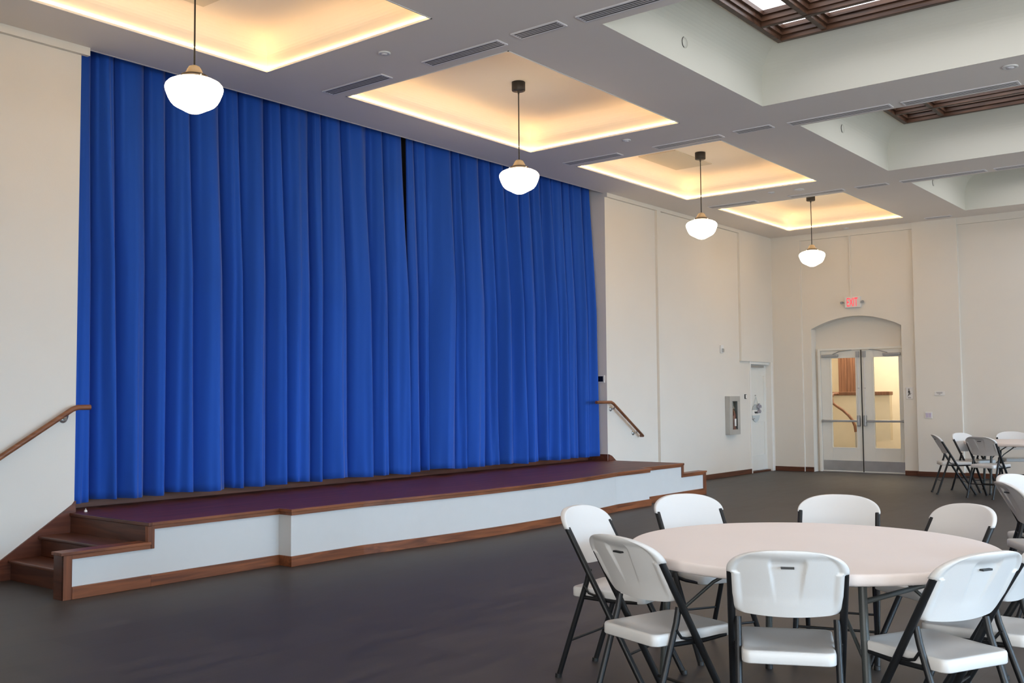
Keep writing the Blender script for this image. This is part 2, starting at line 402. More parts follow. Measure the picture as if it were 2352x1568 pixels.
mb.build('door_frame', 'white_trim', r, True, bevel=0.004)
MB().box(17.41, 18.20, YA-0.01, YA+0.05, 0, 0.03).build('threshold', 'base_wood', r, True)
MB().box(17.43, 18.0, YA+0.0, YA+0.05, 1.955, 1.995).build('door_closer', 'satin_metal', r, True)
MB().tube([(17.47, YA+0.055, 1.0), (17.47, YA+0.0, 1.0), (17.56, YA-0.0, 1.0)], 0.009).build('door_handle', 'satin_metal', r, True)

# round hanging sign on that door
s = thing('door_hanger', 'round grey and white sign with ribbon bow hanging on the white side door', 'sign', (17.70, YA+0.05, 0.92))
yy = YA+0.035
def disc_part(z0, z1, m, name, th=0.012, R=0.165, zc=1.10, xc=17.70):
    pts = [];  n = 40
    for i in range(n+1):
        a = math.asin(max(-1, min(1, (z0-zc)/R))) ; b_ = math.asin(max(-1, min(1, (z1-zc)/R)))
        t_ = a+(b_-a)*i/n; pts.append((xc+R*math.cos(t_), zc+R*math.sin(t_)))
    for i in range(n+1):
        a = math.asin(max(-1, min(1, (z0-zc)/R))) ; b_ = math.asin(max(-1, min(1, (z1-zc)/R)))
        t_ = b_+(a-b_)*i/n; pts.append((xc-R*math.cos(t_), zc+R*math.sin(t_)))
    return MB().prism(pts, 'y', yy, yy+th).build(name, m, s, True)
disc_part(1.16, 1.265, 'sign_grey', 'upper_board'); disc_part(1.06, 1.16, 'white_trim', 'name_band'); disc_part(0.935, 1.06, 'sign_light', 'lower_board')
MB().tube([(17.60, yy, 1.24), (17.70, yy-0.004, 1.40), (17.80, yy, 1.24)], 0.004, 6).build('string', 'sign_light', s, True)
MB().lathe([(0, 0), (0.012, 0), (0.012, 0.02), (0, 0.02)], 10).xf(lambda v: Vector((17.70+v.x, yy+0.015-v.z, 1.43+v.y))).build('hook', 'steel', s, True)
mb = MB()
for dx, dz, a in ((0.0, 0, 0.5), (0.0, 0, 2.6), (0, 0, -0.9), (0, 0, -2.1), (0, 0, 1.6)):
    L_ = 0.085
    c_, s_ = math.cos(a), math.sin(a)
    pts = [(17.80+dx, 1.185), (17.80+c_*L_-s_*0.03, 1.185+s_*L_+c_*0.03), (17.80+c_*L_*1.15, 1.185+s_*L_*1.15), (17.80+c_*L_+s_*0.03, 1.185+s_*L_-c_*0.03)]
    mb.prism(pts, 'y', yy-0.028+0.004*dx, yy-0.004)
mb.build('ribbon_bow', 'ribbon', s, True)
mb = MB()
mb.tube([(17.63+0.13*k/24, yy-0.002, 1.112+0.018*math.sin(k*1.3)) for k in range(25)], 0.004, 6)
mb.build('script_lettering', 'ink', s, True)

# fire extinguisher cabinet -------------------------------------------------------
s = thing('extinguisher_cabinet', 'steel fire extinguisher cabinet on the wall left of the side door', 'cabinet', (16.52, YA-0.07, 0.74))
x0, x1, z0, z1, y0 = 16.36, 16.76, 0.74, 1.42, YA-0.10
mb = MB().box(x0, x1, y0+0.02, YA+0.0, z0, z0+0.02).box(x0, x1, y0+0.02, YA, z1-0.02, z1).box(x0, x0+0.02, y0+0.02, YA, z0+0.02, z1-0.02).box(x1-0.02, x1, y0+0.02, YA, z0+0.02, z1-0.02).box(x0+0.02, x1-0.02, YA-0.01, YA, z0+0.02, z1-0.02)
mb.build('cabinet_box', 'cabinet_steel', s, True, bevel=0.004)
mb = MB().box(x0, x1, y0, y0+0.02, z0, z0+0.09).box(x0, x1, y0, y0+0.02, z1-0.09, z1).box(x0, x0+0.10, y0, y0+0.02, z0+0.09, z1-0.09).box(x1-0.10, x1, y0, y0+0.02, z0+0.09, z1-0.09)
d_ = mb.build('cabinet_door', 'cabinet_steel', s, True, bevel=0.003)
MB().box(x0+0.10, x1-0.10, y0+0.008, y0+0.012, z0+0.09, z1-0.09).build('pane', 'glass', s, True)
e = thing('fire_extinguisher', 'dark red fire extinguisher behind the cabinet glass', 'fire extinguisher', (16.56, YA-0.055, 0.77))
MB().lathe([(0, 0), (0.042, 0), (0.045, 0.02), (0.045, 0.33), (0.03, 0.38), (0.014, 0.40), (0.014, 0.43), (0, 0.43)], 20).build('cylinder_body', 'ext_red', e)
MB().box(-0.035, 0.035, -0.012, 0.012, 0.43, 0.445).box(-0.04, 0.03, -0.01, 0.01, 0.455, 0.466).box(-0.01, 0.01, -0.01, 0.01, 0.44, 0.46).build('lever_handle', 'steel', e)
MB().tube([(0.02, -0.02, 0.42), (0.04, -0.03, 0.38), (0.035, -0.045, 0.2), (0.035, -0.045, 0.1)], 0.007, 8).build('hose', 'black', e)
MB().box(-0.03, 0.03, -0.0475, -0.044, 0.12, 0.25).build('label_sheet', 'white_trim', e)

# small wall fittings -------------------------------------------------------------
s = thing('wall_switch', 'small black-framed white switch between extinguisher cabinet and side door', 'switch', (17.18, YA, 1.37))
MB().box(17.145, 17.215, YA-0.012, YA, 1.37, 1.455).build('face_plate', 'black', s, True, bevel=0.002)
MB().box(17.165, 17.21, YA-0.02, YA-0.012, 1.38, 1.445).build('rocker', 'white_trim', s, True, bevel=0.002)
s = thing('fire_alarm_strobe', 'small white fire alarm strobe high on the stage wall', 'alarm', (16.25, YA, 2.18))
MB().box(16.20, 16.30, YA-0.03, YA, 2.18, 2.32).build('housing', 'exit_white', s, True, bevel=0.005)
MB().box(16.225, 16.275, YA-0.055, YA-0.03, 2.20, 2.26).build('strobe_lens', 'satin_metal', s, True, bevel=0.006)
s = thing('control_screen', 'small black touch screen with white frame beside the curtain edge', 'control panel', (PX1, YA+0.10, 1.64))
MB().box(PX1-0.016, PX1, YA+0.035, YA+0.175, 1.635, 1.745).build('face_plate', 'white_trim', s, True, bevel=0.003)
MB().box(PX1-0.021, PX1-0.016, YA+0.055, YA+0.165, 1.650, 1.730).build('display', 'screen', s, True)
s = thing('conduit', 'thin vertical white cable conduit above the exit sign', 'conduit', (XB, 6.66, 3.22))
MB().box(XB-0.022, XB, 6.645, 6.675, 3.21, 4.36).build('raceway', 'wall_paint', s, True, bevel=0.003)
MB().box(XB-0.03, XB, 6.64, 6.68, 4.30, 4.355).build('end_connector', 'wall_paint', s, True)
s = thing('stairs_sign', 'small white stairs pictogram sign right of the exit doors', 'sign', (XB, 5.665, 1.35))
MB().box(XB-0.010, XB, 5.605, 5.725, 1.345, 1.555).build('sign_plate', 'exit_white', s, True, bevel=0.002)
mb = MB(); X = XB-0.012
def strip(pts, wd):     # flat strokes on the plate, points (y,z)
    for (a, b) in zip(pts[:-1], pts[1:]):
        d_ = Vector((b[0]-a[0], b[1]-a[1])).normalized()*wd/2; n_ = Vector((-d_.y, d_.x))
        mb.prism([(a[0]+n_.x, a[1]+n_.y), (a[0]-n_.x, a[1]-n_.y), (b[0]-n_.x, b[1]-n_.y), (b[0]+n_.x, b[1]+n_.y)], 'x', X, X+0.002)
strip([(5.672, 1.50), (5.668, 1.455)], 0.022); strip([(5.668, 1.455), (5.682, 1.405)], 0.010); strip([(5.668, 1.455), (5.650, 1.425)], 0.010)
strip([(5.670, 1.49), (5.690, 1.46)], 0.007); strip([(5.670, 1.485), (5.648, 1.462)], 0.007); strip([(5.700, 1.395), (5.632, 1.450)], 0.006)
mb.prism([(5.671+0.010*math.cos(k*PI/5), 1.518+0.010*math.sin(k*PI/5)) for k in range(10)], 'x', X, X+0.002)
strip([(5.69, 1.368), (5.64, 1.368)], 0.008)
mb.build('pictogram', 'ink', s, True)
s = thing('notice_plate', 'small white notice plate on the broad pilaster', 'sign', (XB-0.07, 5.13, 1.39))
MB().box(XB-0.078, XB-0.07, 5.05, 5.22, 1.405, 1.475).build('sign_plate', 'exit_white', s, True, bevel=0.002)
mb = MB(); X = XB-0.080
strip([(5.19, 1.458), (5.085, 1.458)], 0.010); strip([(5.18, 1.442), (5.09, 1.442)], 0.010); strip([(5.15, 1.425), (5.12, 1.425)], 0.009)
mb.build('print_lines', 'grey_ink', s, True)
s = thing('light_switch', 'pale lilac double light switch low on the broad pilaster', 'switch', (XB-0.07, 5.33, 1.01))
MB().box(XB-0.080, XB-0.07, 5.27, 5.39, 1.005, 1.12).build('face_plate', 'exit_white', s, True, bevel=0.003)
MB().box(XB-0.086, XB-0.080, 5.285, 5.325, 1.025, 1.10).build('rocker', 'switch_lilac', s, True, bevel=0.002)
MB().box(XB-0.086, XB-0.080, 5.335, 5.375, 1.025, 1.10).build('rocker', 'switch_lilac', s, True, bevel=0.002)

# exit sign --------------------------------------------------------------------------
s = thing('exit_sign', 'white emergency sign with red EXIT letters above the arched doorway', 'exit sign', (XB, 6.62, 3.02))
MB().box(XB-0.06, XB, 6.475, 6.765, 3.025, 3.225).build('housing', 'exit_white', s, True, bevel=0.006)
cu = bpy.data.curves.new('exit_text', 'FONT'); cu.body = 'EXIT'; cu.size = 0.21; cu.extrude = 0.0015; cu.align_x = 'CENTER'; cu.align_y = 'CENTER'; cu.offset = 0.0
tmp = bpy.data.objects.new('tmp_text', cu); COL.objects.link(tmp)
bpy.context.view_layer.update()
me = bpy.data.meshes.new_from_object(tmp.evaluated_get(bpy.context.evaluated_depsgraph_get()))
bpy.data.objects.remove(tmp)
xs_ = [v.co.x for v in me.vertices]; ys_ = [v.co.y for v in me.vertices]
kx = 0.20/(max(xs_)-min(xs_)); ky = 0.155/(max(ys_)-min(ys_)); cx = (max(xs_)+min(xs_))/2; cy = (max(ys_)+min(ys_))/2
for v in me.vertices: v.co = Vector((-0.0625-v.co.z, -(v.co.x-cx)*kx, 0.105+(v.co.y-cy)*ky))
me.materials.clear(); me.materials.append(MATS['exit_red'])
o = bpy.data.objects.new('lettering', me); COL.objects.link(o); o.parent = s
for yy_, nm in ((6.81, 1), (6.435, -1)):
    mb = MB().tube([(XB-0.035, 6.765 if nm > 0 else 6.475, 3.115), (XB-0.045, yy_, 3.125)], 0.008, 8)
    mb.tube([(XB-0.03, yy_, 3.13), (XB-0.075, yy_+0.01*nm, 3.12)], [0.02, 0.026], 14)
    mb.build('lamp_head', 'satin_metal', s, True)

# double doors with lites --------------------------------------------------------------
XD = XB+0.20      # room face of leaves
r = sroot('trim_16', (XD, 6.59, 0), 'white frame of the glazed double doors')
mb = MB().box(XD-0.03, XD+0.12, FR[0]-0.05, FR[0], 0, FR[2]).box(XD-0.03, XD+0.12, FR[1], FR[1]+0.035, 0, FR[2]).box(XD-0.03, XD+0.12, FR[1]+0.035, FR[0]-0.05, FR[2]-0.04, FR[2])
mb.build('door_frame', 'door_paint', r, True, bevel=0.004)
def leaf(idx, ya, yb, ga, gb, side, label):
    r = sroot('door_%d' % idx, (XD, (ya+yb)/2, 0), label)
    zt, gz0, gz1 = FR[2]-0.045, 0.455, 2.115
    mb = MB().box(XD, XD+0.045, yb, gb, 0.012, zt).box(XD, XD+0.045, ga, ya, 0.012, zt).box(XD, XD+0.045, gb, ga, 0.012, gz0).box(XD, XD+0.045, gb, ga, gz1, zt)
    mb.build('door_leaf', 'door_paint', r, True, bevel=0.002)
    mb = MB(); q = 0.018
    mb.box(XD-0.006, XD, gb-q, ga+q, gz0-q, gz0).box(XD-0.006, XD, gb-q, ga+q, gz1, gz1+q).box(XD-0.006, XD, gb-q, gb, gz0, gz1).box(XD-0.006, XD, ga, ga+q, gz0, gz1)
    mb.build('glazing_bead', 'door_paint', r, True)
    MB().box(XD+0.018, XD+0.026, gb, ga, gz0, gz1).build('pane', 'glass', r, True)
    MB().box(XD-0.004, XD, yb+0.01, ya-0.01, 0.03, 0.215).build('kick_plate', 'steel', r, True)
    inner = yb if side > 0 else ya
    iy = inner+0.055*side
    bar = MB().box(XD-0.06, XD-0.035, min(ya-0.01, iy+0.70*side) if side > 0 else max(yb+0.01, iy+0.70*side), iy, 0.925, 0.965)
    bar.build('push_bar', 'satin_metal', r, True, bevel=0.006)
    MB().box(XD-0.07, XD, iy-0.025, iy+0.025, 0.85, 1.05).box(XD-0.05, XD, (iy+0.68*side)-0.02, (iy+0.68*side)+0.02, 0.92, 0.97).build('latch_case', 'satin_metal', r, True, bevel=0.012)
    MB().tube([(XD-0.02, iy, 1.05), (XD-0.02, iy, 2.14)], 0.007, 8).build('vertical_rod', 'vent_frame', r, True)
    MB().box(XD-0.025, XD, iy-0.012, iy+0.012, 1.54, 1.56).build('rod_guide', 'satin_metal', r, True)
    MB().box(XD-0.04, XD, iy-0.03, iy+0.03, 2.12, 2.23).build('top_latch', 'satin_metal', r, True, bevel=0.004)
    o_ = ya if side > 0 else yb
    c0, c1 = sorted((o_-0.03*side, o_-0.34*side))
    c_ = MB().box(XD-0.06, XD, c0, c1, 2.135, 2.185).build('door_closer', 'satin_metal', r, True, bevel=0.008)
    MB().tube([(XD-0.05, o_-0.25*side, 2.19), (XD-0.11, o_-0.40*side, 2.235), (XD-0.015, o_-0.60*side, 2.262)], 0.009, 8).build('closer_arm', 'satin_metal', r, True)
leaf(2, 7.342, 6.585, 7.15, 6.69, 1, 'left leaf of the glazed double doors')
leaf(3, 6.575, 5.83, 6.36, 5.905, -1, 'right leaf of the glazed double doors')
MB().box(XD-0.012, XD, 6.572, 6.588, 0.012, FR[2]-0.045).build('astragal', 'black', r, True)
MB().box(XD-0.03, XD+0.1, FR[1]+0.035, FR[0]-0.05, 0, 0.012).build('threshold', 'steel', r, True)

# lobby behind the doors
X0 = XB+0.36
struct(MB().box(21.3, 21.4, 4.6, 8.6, 0, 3.2).box(X0, 21.3, 4.5, 4.6, 0, 3.2).box(X0, 21.3, 8.5, 8.6, 0, 3.2).build('wall_lobby', 'cream_wall'), 'cream wall of the lobby behind the doors')
struct(MB().box(X0, 21.4, 4.5, 8.6, 3.15, 3.25).build('ceiling', 'cream_wall'), 'lobby ceiling')
s = thing('stair_parapet', 'cream stair parapet with wooden cap seen through the glazed doors', 'parapet', (20.1, 7.2, 0))
MB().prism([(8.4, 0), (8.4, 1.42), (6.55, 1.42), (6.55, 0.54), (6.95, 0.49), (6.95, 0)], 'x', 20.02, 20.16).build('parapet_wall', 'cream_wall', s, True)
MB().box(19.98, 20.2, 6.54, 8.4, 1.42, 1.49).build('cap', 'lobby_wood', s, True, bevel=0.01)
s = thing('lobby_handrail', 'curved brown wooden handrail behind the left door glass', 'handrail', (19.8, 7.4, 0))
path = [(19.98, 7.56, 1.455), (19.84, 7.60, 1.45), (19.8, 7.62, 1.38), (19.8, 7.60, 1.27), (19.8, 7.52, 1.21), (19.8, 7.40, 1.13), (19.8, 7.28, 1.02), (19.8, 7.21, 0.93), (19.8, 7.165, 0.82), (19.8, 7.15, 0.70)]
MB().tube(path, 0.028, 12).build('rail', 'lobby_wood', s, True)
MB().tube([(19.8, 7.15, 0.71), (19.8, 7.15, 0.0)], 0.014, 8).build('post', 'satin_metal', s, True)
s = thing('wood_panel', 'tall brown boarded panel on the lobby wall', 'wall panel', (20.9, 7.8, 0))
mb = MB()
for k in range(6): mb.box(20.86, 20.90, 7.50+k*0.062, 7.558+k*0.062, 0, 2.9)
mb.build('boards', 'lobby_wood', s, True); MB().box(20.90, 20.93, 7.50, 7.87, 0, 2.9).build('backing', 'lobby_wood', s, True)

# ------------------------------------------------------------------ stage
st = thing('stage', 'low stage with dark red-brown boarded deck and white bowed front', 'stage', (8.52, 7.5, 0))
SX0, SX1, J0, J1, YF, YJ = 4.38, 12.66, 5.61, 11.50, 7.045, 6.88
def bow(n=28):
    pts = [(J0, YJ)]
    for i in range(n+1):
        u = i/n; x = 6.43+(10.70-6.43)*u; pts.append((x, YJ-0.17*(1-(2*u-1)**2)))
    pts.append((J1, YJ)); return pts
front = [(SX0, YF), (J0, YF)] + bow() + [(J1, YF), (SX1, YF)]
def offs(pts, d):
    # offset polyline outward (towards -y side), pts run left to right
    out = []
    for i, p in enumerate(pts):
        a = Vector(pts[i-1]) if i else None; b_ = Vector(pts[i+1]) if i < len(pts)-1 else None; p = Vector(p)
        ns = []
        if a is not None and (p-a).length > 1e-6: q = (p-a).normalized(); ns.append(Vector((q.y, -q.x)))
        if b_ is not None and (b_-p).length > 1e-6: q = (b_-p).normalized(); ns.append(Vector((q.y, -q.x)))
        if len(ns) == 1: out.append(tuple(p+ns[0]*d))
        else:
            m_ = (ns[0]+ns[1]); m_ = m_/m_.length; out.append(tuple(p+m_*(d/max(0.3, m_.dot(ns[0])))))
    return out
def band(pts_in, pts_out, z0, z1):
    mb = MB(); n = len(pts_in)
    for i in range(n-1):
        a, b_, c, d = pts_in[i], pts_in[i+1], pts_out[i+1], pts_out[i]
        vs = [(*a, z0), (*b_, z0), (*c, z0), (*d, z0), (*a, z1), (*b_, z1), (*c, z1), (*d, z1)]
        fs = [(0,1,2,3),(7,6,5,4),(3,2,6,7),(1,0,4,5)]
        if i == 0: fs.append((0,3,7,4))
        if i == n-2: fs.append((2,1,5,6))
        mb.add(vs, fs)
    return mb
# deck as one polygon
deck = [(SX0, YA+0.36)] + [(SX0, YF)] + front[1:-1] + [(SX1, YF), (SX1, YA+0.0), (PX1, YA), (PX1, YA+0.36)]
deck = [(PX0, YA+0.36), (PX0, YA), (SX0, YA)] + [(SX0, YF)] + front[1:-1] + [(SX1, YF), (SX1, YA), (PX1, YA), (PX1, YA+0.36)]
MB().prism(deck, 'z', 0.455, HS).build('deck', 'deck_wood', st, True)
MB().prism([(p[0], p[1]+0.01) if 2 < i < len(deck)-4 else p for i, p in enumerate(deck)], 'z', 0.0, 0.455).build('fascia', 'stage_white', st, True)
band(front, offs(front, 0.022), 0.462, HS+0.001).build('nosing', 'stage_trim', st, True, bevel=0.003)
band(offs(front, -0.005), offs(front, 0.008), 0.432, 0.462).build('nosing', 'stage_trim', st, True)
band(front, offs(front, 0.014), 0.0, 0.088).build('base_trim', 'stage_trim', st, True, bevel=0.003)
# skirting behind the curtain
mb = MB().box(PX0, PX1, YA+0.34, YA+0.36, HS, HS+0.095).box(PX1-0.016, PX1, YA, YA+0.34, HS, HS+0.095).box(PX0, PX0+0.016, YA, YA+0.34, HS, HS+0.095)
mb.build('skirting', 'skirt_wood', st, True)

# steps at both ends (mirrored about the middle of the stage)
XM = (SX0+SX1)/2
def steps(mir, label, slabel):
    fx = (lambda v: v) if not mir else (lambda v: Vector((2*XM-v.x, v.y, v.z)))
    X1 = SX0; XE = 3.69
    s = thing('stage_steps', label, 'steps', (4.05 if not mir else 2*XM-4.05, 7.6, 0))
    def B(mb, *a, **k): return mb.xf(fx).build(*a, s, True, **k)
    yw = YF+0.13
    # treads and risers
    B(MB().box(3.845, 4.115, yw, YA-0.02, 0.136, 0.161), 'tread', 'stair_wood', bevel=0.008)
    B(MB().box(4.085, X1, yw, YA-0.02, 0.298, 0.323), 'tread', 'stair_wood', bevel=0.008)
    B(MB().box(3.87, 3.89, yw, YA-0.02, 0, 0.136), 'riser', 'stair_wood')
    B(MB().box(4.115, 4.135, yw, YA-0.02, 0.161, 0.298), 'riser', 'stair_wood')
    B(MB().box(X1-0.02, X1-0.001, YF+0.0, YA-0.02, 0.323, 0.455), 'riser', 'stair_wood')
    B(MB().box(X1-0.03, X1, YF-0.022, YA, 0.455, HS+0.001), 'nosing', 'stair_wood', bevel=0.006)
    # low white side wall with timber cap, end post and trim
    B(MB().box(XE+0.02, X1, YF+0.01, yw-0.01, 0.0, 0.315), 'side_wall', 'stage_white')
    B(MB().box(XE-0.02, X1, YF-0.014, yw, 0.315, 0.338), 'cap', 'stage_trim', bevel=0.003)
    B(MB().box(XE, XE+0.02, YF+0.0, yw, 0.0, 0.315), 'end_board', 'stair_wood')
    B(MB().box(XE, XE+0.065, YF-0.010, YF+0.01, 0.0, 0.315), 'end_stile', 'stage_trim_z', bevel=0.002)
    B(MB().box(X1, X1+0.028, YF-0.013, YF+0.012, 0.285, 0.4625).box(X1-0.028, X1, YF-0.013, YF+0.03, 0.338, 0.4625), 'corner_stile', 'stage_trim_z', bevel=0.002)
    B(MB().box(XE+0.065, X1, YF-0.008, YF+0.01, 0.285, 0.315), 'cap_trim', 'stage_trim', bevel=0.002)
    B(MB().box(XE+0.065, X1, YF-0.014, YF+0.01, 0.0, 0.088), 'base_trim', 'stage_trim', bevel=0.003)
    # sloped skirt board on the wall
    zz = lambda x: 0.16+0.667*(x-3.79)
    xe = 3.79-0.075/0.667
    B(MB().prism([(xe-0.05, 0), (xe-0.05, 0.085), (xe, 0.085), (X1, zz(X1)), (PX0, HS+0.095), (PX0, HS), (X1, HS), (X1, 0)] if not mir else
                 [(xe-0.05, 0), (xe-0.05, 0.085), (xe, 0.085), (X1, zz(X1)), (X1+0.08, HS+0.095), (X1+0.08, HS), (X1, HS), (X1, 0)], 'y', YA-0.02, YA), 'skirt_board', 'skirt_wood')
    return s
steps(False, 'three wooden steps up to the left end of the stage', '')
steps(True, 'three wooden steps at the right end of the stage, seen past the white side wall', '')
s = thing('cable_plug', 'tiny white plug on the stage deck by the left skirting', 'plug', (4.47, 8.17, HS))
MB().lathe([(0, 0), (0.012, 0), (0.014, 0.008), (0.008, 0.02), (0, 0.022)], 12).build('plug_body', 'white_trim', s)
MB().lathe([(0, 0.022), (0.005, 0.022), (0.005, 0.032), (0, 0.032)], 10).build('plug_tip', 'satin_metal', s)

# handrails
def handrail(label, pts, brackets, group='stage handrails'):
    s = thing('handrail', label, 'handrail', (pts[len(pts)//2][0], YA, 1.0), 0, group)
    MB().tube(pts, 0.0225, 14).build('rail', 'rail_wood', s, True)
    for x, z in brackets:
        mb = MB().lathe([(0, 0), (0.036, 0), (0.034, 0.008), (0.012, 0.016), (0, 0.016)], 18).xf(lambda v: Vector((x+v.x, YA-v.z, z-0.055+v.y)))
        mb.tube([(x, YA-0.01, z-0.055), (x, YA-0.06, z-0.055), (x, YA-0.078, z-0.018)], 0.009, 8)
        mb.build('bracket', 'steel', s, True)
YH = YA-0.078
handrail('brown wooden handrail rising to the curtain on the left wall', [(2.4, YH, 0.11), (4.335, YH, 1.355), (4.37, YH, 1.362), (4.485, YH, 1.362)][0:0] +
         [(3.42, YH, 0.775), (4.33, YH, 1.35), (4.375, YH, 1.365), (4.485, YH, 1.365)], [(3.66, 0.93), (4.29, 1.325)])
handrail('short brown wooden handrail descending right of the curtain', [(12.17, YH, 1.345), (12.56, YH, 1.345), (12.62, YH, 1.325), (13.44, YH, 0.825), (13.44, YH+0.045, 0.825)], [(12.66, 1.30), (13.28, 0.925)])

# ------------------------------------------------------------------ stage curtain
def px2x(px, Y=8.42):
    d = F + R2*((px-1176)/FPX) - U2*((680-784)/FPX)
    return d.x*Y/d.y
def curtain(name, x0, x1, valleys, seed, label, meet):
    rnd = random.Random(seed)
    vx = [x0-0.02] + [v for v in valleys if x0+0.02 < v < x1-0.02] + [x1+0.02]
    segs = []
    for a, b in zip(vx[:-1], vx[1:]):
        segs.append(dict(a=a, b=b, d=min(0.255, 0.12+0.36*(b-a))*rnd.uniform(0.85, 1.1), sk=rnd.uniform(-0.35, 0.35), k=rnd.choice([1, 1.5, 2]), ph=rnd.uniform(0, 6), s2=rnd.uniform(0.018, 0.040), up=rnd.uniform(-0.10, 0.10), dn=rnd.uniform(-0.22, 0.22)))
    # every valley drifts a little with height
    drift = [0]+[rnd.uniform(-0.035, 0.045) for _ in vx[1:-1]]+[0]
    zt, zb = 4.84, 0.553
    nx = int((x1-x0)/0.0075); nz = 56
    V = []; Fc = []
    hem = [rnd.uniform(-0.010, 0.014) for _ in segs]
    for j in range(nz+1):
        v = j/nz; z = zt+(zb-zt)*v
        hgt = v
        vxs = [x + drift[i]*(hgt-0.42)*2 for i, x in enumerate(vx)]
        for i in range(nx+1):
            x = x0+(x1-x0)*i/nx
            k = 0
            while k < len(segs)-1 and x > vxs[k+1]: k += 1
            a, b = vxs[k], vxs[k+1]; s_ = segs[k]
            t = min(1, max(0, (x-a)/(b-a)))
            # skewed fold crest
            sk = s_['sk']; tt = t**(math.exp(-sk))
            crest = math.sin(PI*tt)**0.80 if 0 < tt < 1 else 0
            # pleated heading: narrow pinched fold, flatter field, near the top
            top = max(0, 1-(zt-z)/2.2)
            pleat = 0.035*math.exp(-((t-0.12)/0.06)**2)*top**0.7
            amp = s_['d']*(0.45+0.55*min(1, (zt-z)/2.2))
            sec = s_['s2']*math.sin(2*PI*s_['k']*t + s_['ph'] + 1.2*math.sin(3*v+s_['ph']))*math.sin(PI*t)*min(1, 0.25+v)
            cr2 = 0.010*math.sin(23*t+5*v+s_['ph'])*math.sin(PI*t)*v
            y = 8.548 - amp*crest - pleat - sec - cr2
            flare = 0.02*v*v*crest
            y -= flare
            # small crumples near the hem
            if v > 0.93: y += 0.006*math.sin(60*x+9*s_['ph'])*(v-0.93)/0.07
            xo = 0.0
            if meet: xo = meet*max(0, v-0.2)*(0.016 if (meet > 0 and i > nx-30) or (meet < 0 and i < 30) else 0)
            zz = z + (hem[k]*math.sin(PI*t) + 0.008*math.sin(9*x+seed))*max(0, (v-0.9)/0.1)
            V.append((x+xo, max(8.265, min(y, 8.570)), zz))
    for j in range(nz):
        for i in range(nx):
            p = j*(nx+1)+i; Fc.append((p, p+1, p+nx+2, p+nx+1))
    s = thing('stage_curtain', label, 'curtain', ((x0+x1)/2, 8.45, zb), 0, 'blue stage curtains')
    mb = MB(); mb.add(V, Fc, True)
    o = mb.build('drape', 'velvet', s, True)
    so = o.modifiers.new('thick', 'SOLIDIFY'); so.thickness = 0.006; so.offset = 1
    MB().tube([(x0, 8.50, 4.852), (x1, 8.50, 4.852)], 0.012, 8).build('curtain_track', 'black', s, True)
    return s
LV = [216, 270, 341, 391, 446, 517, 557, 617, 657, 719, 748, 798, 856, 890]
RV = [968, 986, 1045, 1066, 1114, 1140, 1170, 1202, 1227, 1252, 1277, 1300, 1322, 1346]
curtain('l', 4.415, 8.545, [px2x(p) for p in LV], 3, 'left half of the royal blue velvet stage curtain', 1)
curtain('r', 8.60, 12.545, [px2x(p) for p in RV], 8, 'right half of the royal blue velvet stage curtain', -1)

# ------------------------------------------------------------------ pendants
def make_pendant():
    s = thing('pendant_lamp', 'x', 'pendant lamp', (0, 0, ZT), 0, 'schoolhouse pendant lamps')
    MB().lathe([(0, 0), (0.070, 0), (0.072, -0.004), (0.072, -0.088), (0.068, -0.094), (0, -0.094)], 36).build('canopy', 'black', s)
    MB().tube([(0, 0, -0.09), (0, 0, -0.845)], 0.0065, 10).tube([(0, 0, -0.09), (0, 0, -0.13)], [0.014, 0.008], 10).build('rod', 'black', s)
    o = MB().lathe([(0, -0.832), (0.022, -0.833), (0.040, -0.842), (0.052, -0.862), (0.062, -0.885), (0.082, -0.905), (0.090, -0.912)], 36).build('fitter', 'fitter_cream', s)
    r_ = MB().lathe([(0.060, -0.905), (0.096, -0.908), (0.100, -0.914), (0.098, -0.928), (0.088, -0.932)], 36).build('collar', 'dark_bronze', s)
    for k in range(3):
        a = 2*PI*k/3+0.4
        MB().tube([(0.095*math.cos(a), 0.095*math.sin(a), -0.92), (0.110*math.cos(a), 0.110*math.sin(a), -0.92)], 0.005, 8).build('thumb_screw', 'steel', r_)
    prof = [(0.086, -0.922), (0.090, -0.930), (0.118, -0.938), (0.155, -0.948), (0.188, -0.965), (0.206, -0.985), (0.212, -1.005), (0.208, -1.028), (0.198, -1.055), (0.186, -1.085), (0.172, -1.110), (0.155, -1.130), (0.130, -1.146), (0.100, -1.161), (0.070, -1.178), (0.045, -1.190), (0.020, -1.196), (0.0, -1.197)]
    MB().lathe(prof, 48).build('glass_globe', 'globe_glass', s)
    return s
PEN = [((4.36, 6.5), 'nearest white glass pendant lamp, large, in front of the left curtain'),
       ((8.305, 6.5), 'second white glass pendant lamp, in front of the right curtain'),
       ((12.335, 6.5), 'third white glass pendant lamp, in front of the wall beyond the curtain'),
       ((16.19, 6.5), 'farthest white glass pendant lamp, left of the exit sign'),
       ]
p0 = make_pendant()
for i, ((x, y), lab) in enumerate(PEN):
    o = p0 if i == 0 else copy_tree(p0)
    o.location = (x, y, ZT); o['label'] = lab

